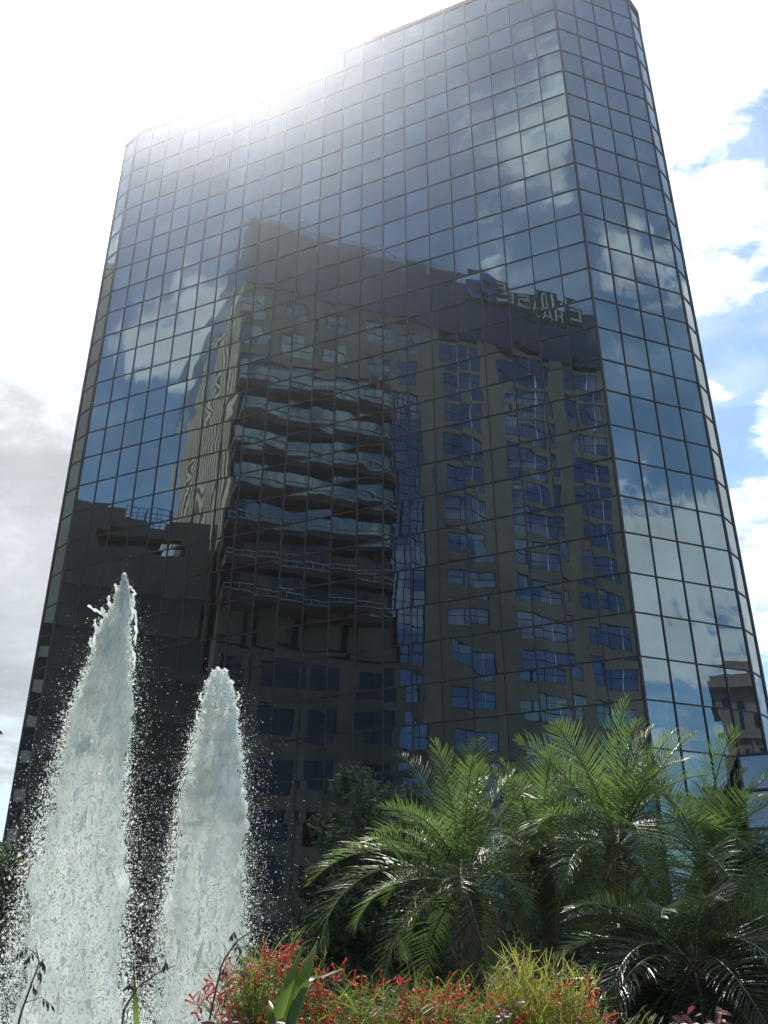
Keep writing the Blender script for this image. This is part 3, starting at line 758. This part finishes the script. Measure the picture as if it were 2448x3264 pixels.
# ================================================================== TREES AND SHRUBS BEHIND
def leafcloud(name, blobs_, n, m, parent, size=.05, seed=0, flat=.6):
    r = np.random.default_rng(seed); mb = MB(); vs = []; fs = []
    tot = sum(b[3]**2 for b in blobs_)
    for (x, y, z, rad) in blobs_:
        k = int(n*rad**2/tot)
        d = r.normal(size=(k, 3)); d /= np.linalg.norm(d, axis=1)[:, None]
        q = rad*(r.random(k)**.45)[:, None]; nz = 1+.35*np.sin(d[:, :1]*5+x*3)*np.cos(d[:, 1:2]*4+z)
        p = d*q*nz*A2([1, 1, .9])+A2([x, y, z])
        for c in p:
            a = Vector(r.normal(size=3)).normalized(); b = a.orthogonal().normalized(); s = size*r.uniform(.5, 1.3)
            c = Vector(c); o = len(vs)
            vs += [c-a*s, c+b*s*.38, c+a*s, c-b*s*.38]; fs.append((o, o+1, o+2, o+3))
    mb.add(vs, fs); return mb.build(name, m, parent)
def tree(name, label, cat, px, py_top, D, width, seed, n=9000, size=.055, group=None, base=.0):
    r = random.Random(seed)
    tp = at(px, py_top, D); h = tp.z-base
    o = thing(name, label, cat, (tp.x, tp.y, base), 0, group)
    mb = MB(); mb.tube([(0, 0, 0), (.03, .02, h*.3), (0, .05, h*.62), (0, 0, h*.88)], [.10, .08, .05, .015], 8)
    bl = []
    for k in range(26):
        z = h*(.12+.86*(k+.5)/26); rr = width*(1-.72*(z/h))*.9; a = k*2.4
        q = rr*r.uniform(.3, .95); c = (q*math.cos(a), q*math.sin(a), z)
        bl.append((*c, width*r.uniform(.2, .36)*(1.15-.6*z/h)))
        mb.tube([(0, .03, z*.86), (c[0]*.55, c[1]*.55, z*.95), c], [.022, .014, .004], 5)
    bl.append((0, 0, h*.97, width*.15))
    mb.build('trunk', M['bark'], o)
    leafcloud('crown', bl, n, M['darkleaf'], o, size, seed)
    return o
tree('evergreen_tree', 'dark feathery evergreen behind the shorter jet and left of the palms', 'tree', 775, 1668, 10.5, 1.5, 11, 15000, .05)
tree('evergreen_tree', 'dark evergreen half hidden behind the gap between the two jets', 'tree', 335, 1840, 11.5, 1.1, 12, 9000, .055)
tree('evergreen_tree', 'dark evergreen at the left edge beside the taller jet', 'tree', 5, 1830, 9.5, 1.0, 13, 9000, .05)
tree('evergreen_tree', 'dark evergreen just behind the leftmost palm', 'tree', 900, 1700, 11.2, 1.3, 14, 10000, .05)
tree('evergreen_tree', 'dark shrubby tree at the right edge below the sloped glass', 'tree', 1640, 1815, 9.8, 1.2, 15, 9000, .05)
tree('evergreen_tree', 'broad dark evergreen deep behind the middle and tallest palms', 'tree', 1230, 1800, 10.8, 1.8, 16, 12000, .055)
# tree beyond the left frame edge: only a twig tip shows
o = thing('street_tree', 'leafy tree whose single twig tip enters at the left edge', 'tree', (-9.3, 17.5, 0))
tw = at(4, 1586, 17.5)-Vector(o.location)
mb = MB(); mb.tube([(-1.6, 0, 0), (-1.55, .1, 3), (-1.5, 0, 6), (-1.4, .1, 8.2)], [.16, .13, .08, .02], 8)
mb.tube([(-1.5, 0, 5.6), (-1.0+tw.x*.4, 0, tw.z*.97), (tw.x-.25, tw.y, tw.z+.08), tw], [.05, .03, .012, .003], 5); mb.build('trunk', M['bark'], o)
leafcloud('crown', [(-2.2, 0, 7.2, 1.1), (-1.8, .6, 8.2, 1.0), (-2.6, -.5, 6.4, .8), (tw.x-.18, tw.y, tw.z+.03, .13)], 2600, M['darkleaf'], o, .08, 21)

# ================================================================== FLOWER BED
def flower_mesh(seed):
    r = random.Random(seed); mb = MB()
    for k in range(7):
        a = Vector((r.uniform(-.022, .022), r.uniform(-.022, .022), r.uniform(-.02, .02)))
        d = Vector((r.uniform(-1, 1), r.uniform(-1, 1), r.uniform(-1.1, .3))).normalized(); o_ = Vector((0, 0, 0))
        mb.tube([o_, a, a+d*.003, a+d*.011, a+d*.021, a+d*.024], [.0006, .0006, .0013, .0018, .0022, .0040], 6)
    return mb.mesh('flower', M['redflower'], smooth=True)
FL = [flower_mesh(s) for s in range(6)]
def rush(label, px, py_top, D, wpx, seed, m, nst, nfl, cat='shrub', spike=.0, dense=1.):
    """arching green-stemmed bush with whorls of thread-like branchlets"""
    r = random.Random(seed); tp = at(px, py_top-(24 if py_top < 2000 else 12), D)
    wid = (at(px+wpx/2, py_top, D)-at(px-wpx/2, py_top, D)).length/2
    base = .55; h = tp.z-base
    o = thing('firecracker_bush', label, cat, (tp.x, tp.y, base), 0, 'rush-like bushes along the front of the bed')
    mb = MB(); spots = []
    for k in range(nst):
        a = r.uniform(0, 6.283); q = math.sqrt(r.random()); fx = wid*q*math.cos(a); fy = wid*.75*q*math.sin(a)
        hh = h-.34*r.random()**1.3-.12*q**2+r.uniform(0, .02)
        tip = Vector((fx*1.1, fy*1.1, hh)); p0 = Vector((fx*.35, fy*.35, 0))
        lean = Vector((math.cos(a), math.sin(a), 0))*r.uniform(.02, .14)*(1-spike)
        pts = []
        for i in range(9):
            t = i/8; p = p0.lerp(tip, t)+Vector((0, 0, h*.16*math.sin(math.pi*t)*(1-spike)))+lean*(t**3)
            p.z -= .10*(t**4)*(1-spike)*r.uniform(.4, 1.3)
            pts.append(p)
        sdv = Vector((r.uniform(-1, 1), r.uniform(-1, 1), .2)).normalized()
        mb.ribbon(pts, sdv, [.0021*(1-.6*i/8) for i in range(9)])
        for i in range(3, 9):
            for b in range(int((3+r.randrange(3))*dense)):
                p = pts[i-1].lerp(pts[i], r.random()); dr = Vector((r.uniform(-1, 1), r.uniform(-1, 1), r.uniform(.0, 1.3))).normalized()
                ll = r.uniform(.03, .085)
                q1 = p+dr*ll*.6; q2 = q1+(dr+Vector((0, 0, -.3+.5*spike))).normalized()*ll*.4
                mb.ribbon([p, q1, q2], sdv, [.0015, .0012, .0005])
        spots.append(pts[-1]); spots.append(pts[-2])
    mb.build('stems', m, o)
    spots.sort(key=lambda q: -q.z); spots = spots[:max(12, int(len(spots)*.55))]
    cl_ = [r.choice(spots) for _ in range(max(1, nfl//4))]
    for k in range(nfl):
        p = (r.choice(cl_)+Vector((r.gauss(0, .035), r.gauss(0, .035), r.gauss(0, .03)))) if k % 3 else r.choice(spots)
        f = link('flower', FL[r.randrange(6)], o); f.location = p
        f.rotation_euler = (r.uniform(0, 6), r.uniform(0, 6), r.uniform(0, 6)); s = r.uniform(.8, 1.35); f.scale = (s, s, s)
    return o
rush('red-flowered bush standing highest at the left of the bed, beside the shorter jet', 592, 1995, 3.2, 120, 31, M['rush'], 300, 64)
rush('low red-flowered bush at the bottom edge under the leaning strap leaves', 540, 2196, 2.9, 110, 32, M['rush'], 120, 34)
rush('wide red-flowered bush below the leftmost palm', 830, 2065, 3.3, 270, 33, M['rush'], 560, 92)
rush('red-flowered bush merging into the yellow-green one at its right', 985, 2075, 3.15, 230, 34, M['rush'], 440, 72)
rush('yellow-green bush of upright threads with almost no flowers', 1150, 2042, 3.2, 215, 35, M['rushyel'], 560, 3, spike=.7, dense=1.3)
rush('dull green flowerless bush at the bottom between the yellow-green bush and the red leaves', 1290, 2120, 3.3, 170, 36, M['rush'], 170, 4)
rush('sparse red-flowered bush low in front of the wide one', 740, 2150, 2.9, 190, 37, M['rush'], 220, 30)

# strap-leaved plant
c = at(585, 2290, 2.6)
sp = thing('strap_leaf_plant', 'plant of broad pointed green strap leaves at the bottom of the bed', 'plant', (c.x, c.y, c.z-.3))
for base, pts, wv in [((560, 2300), [(620, 2130), (655, 2036)], .017), ((590, 2300), [(650, 2120), (686, 2030)], .024), ((600, 2290), [(650, 2130), (695, 2108), (741, 2092)], .017),
                      ((610, 2290), [(640, 2150), (660, 2128), (678, 2122)], .02), ((570, 2300), [(585, 2200), (580, 2160)], .014), ((300, 2330), [(292, 2180), (289, 2100)], .008)]:
    P_ = [at(*base, 2.6)]+[at(x, y, 2.6+.05*i) for i, (x, y) in enumerate(pts)]
    P_ = [p-Vector(sp.location) for p in P_]; fine = []
    m_ = len(P_)-1
    for i in range(19):                                  # smooth curve through the points
        t = i/18*m_; k = min(int(t), m_-1); u = t-k
        g = lambda j: P_[min(max(j, 0), m_)]
        fine.append(.5*((2*g(k))+(g(k+1)-g(k-1))*u+(2*g(k-1)-5*g(k)+4*g(k+1)-g(k+2))*u*u+(3*g(k)-g(k-1)-3*g(k+1)+g(k+2))*u**3))
    mb = MB(); mb.ribbon(fine, Vector((1, -.4, .1)), [wv*(1-(i/18)**2.2)*(.75+.25*math.sin(math.pi*i/18))+.0008 for i in range(19)], 0, .3)
    for i in range(len(mb.f)): mb.mi[i] = 1 if i >= 34 else 0
    mb.build('leaf', [M['strap'], M['straptip']], sp, smooth=True)

# seed stalks
def stalk(label, pts, D, heads, seed):
    r = random.Random(seed); P_ = [at(x, y, D) for x, y in pts]; o = thing('seed_stalk', label, 'plant', P_[0], 0, 'thin dry seed stalks in front of the jets')
    P_ = [p-P_[0] for p in P_]
    fine = [P_[int(t)].lerp(P_[min(int(t)+1, len(P_)-1)], t-int(t)) for t in np.linspace(0, len(P_)-1.001, 22)]
    mb = MB(); mb.tube(fine, [.0028*(1-.65*i/22) for i in range(22)], 5)
    sd_ = MB()
    for x, y in heads:
        e = at(x, y, D)-Vector(o.location); s = min(fine[4:], key=lambda q: (q-e).length+.8*max(0, q.z-e.z))
        mid = s.lerp(e, .6)+Vector((0, 0, .012)); mb.tube([s, mid, e], [.0012, .001, .0006], 4)
        for k in range(4):
            p = mid.lerp(e, .2+.27*k); q = p+Vector((r.uniform(-.008, .008), r.uniform(-.008, .008), -r.uniform(.008, .018)))
            sd_.tube([p, p.lerp(q, .5), q], [.0006, .0028, .0006], 5)
    mb.build('stem', M['seed'], o); sd_.build('seed_heads', M['seed'], o)
stalk('tallest dry seed stalk, bending over in front of the shorter jet', [(440, 2290), (455, 2190), (480, 2080), (510, 2035), (545, 2010), (560, 2015)], 2.3,
      [(566, 2040), (558, 2060), (528, 2080), (500, 2020), (540, 2105), (490, 2100), (520, 2050)], 1)
stalk('curved dry seed stalk between the two jets', [(255, 2290), (268, 2180), (300, 2130), (345, 2100), (380, 2085)], 2.3, [(300, 2100), (275, 2130), (330, 2070), (355, 2085), (310, 2060)], 2)
stalk('dry seed stalk at the far left in front of the taller jet', [(20, 2300), (45, 2190), (70, 2120), (85, 2080), (78, 2050)], 2.3, [(90, 2110), (60, 2070), (95, 2085), (40, 2060), (110, 2170), (75, 2140)], 3)

# red-leaved plants along the bottom
def redplant(label, px, py, D, wpx, seed, n=60):
    r = random.Random(seed); c = at(px, py, D); o = thing('red_leaf_plant', label, 'plant', (c.x, c.y, c.z-.35), 0, 'red-leaved plants along the bottom edge')
    wid = (at(px+wpx/2, py, D)-c).length; mb = MB(); st = MB()
    for k in range(n):
        p = Vector((r.uniform(-wid, wid), r.uniform(-.12, .12), .35-abs(r.gauss(0, .07))))
        st.tube([(p.x*.4, p.y*.4, 0), p*.6, p], [.003, .002, .001], 4)
        d = Vector((r.uniform(-1, 1), r.uniform(-1, 1), r.uniform(-.1, .9))).normalized(); s = r.uniform(.012, .024)
        mb.ribbon([p, p+d*s*.5, p+d*s*1.1+Vector((0, 0, -.002)), p+d*s*1.7+Vector((0, 0, -.006))], d.orthogonal(), [.001, s*.34, s*.36, .0005], 0, .25)
    st.build('stems', M['seed'], o); mb.build('leaves', M['redleaf'], o)
redplant('red-leaved plant below the left bush, beside the shorter jet', 530, 2202, 2.3, 130, 1)
redplant('small red-leaved sprig in front of the yellow-green bush', 1085, 2168, 2.4, 40, 2, 14)
redplant('red-leaved plant left of the tallest red sprig at the lower right', 1330, 2200, 2.5, 130, 3, 30)
redplant('red-leaved plant with the tallest sprig at the lower right corner', 1500, 2178, 2.6, 130, 4, 34)

# ================================================================== AIR
mb = MB(); mb.box(xyz, -640, 640, -640, 640, -1, 72)
hz = tag(mb.build('haze', None or mat('haze_air', (1, 1, 1)), recalc=True), kind='stuff')
t = NT(hz.data.materials[0].node_tree)
vol = t.n('ShaderNodeVolumePrincipled', ins={'Color': (.93, .95, 1, 1), 'Density': .0006, 'Anisotropy': .855})
t.n('ShaderNodeOutputMaterial', ins={'Volume': vol.outputs[0]})
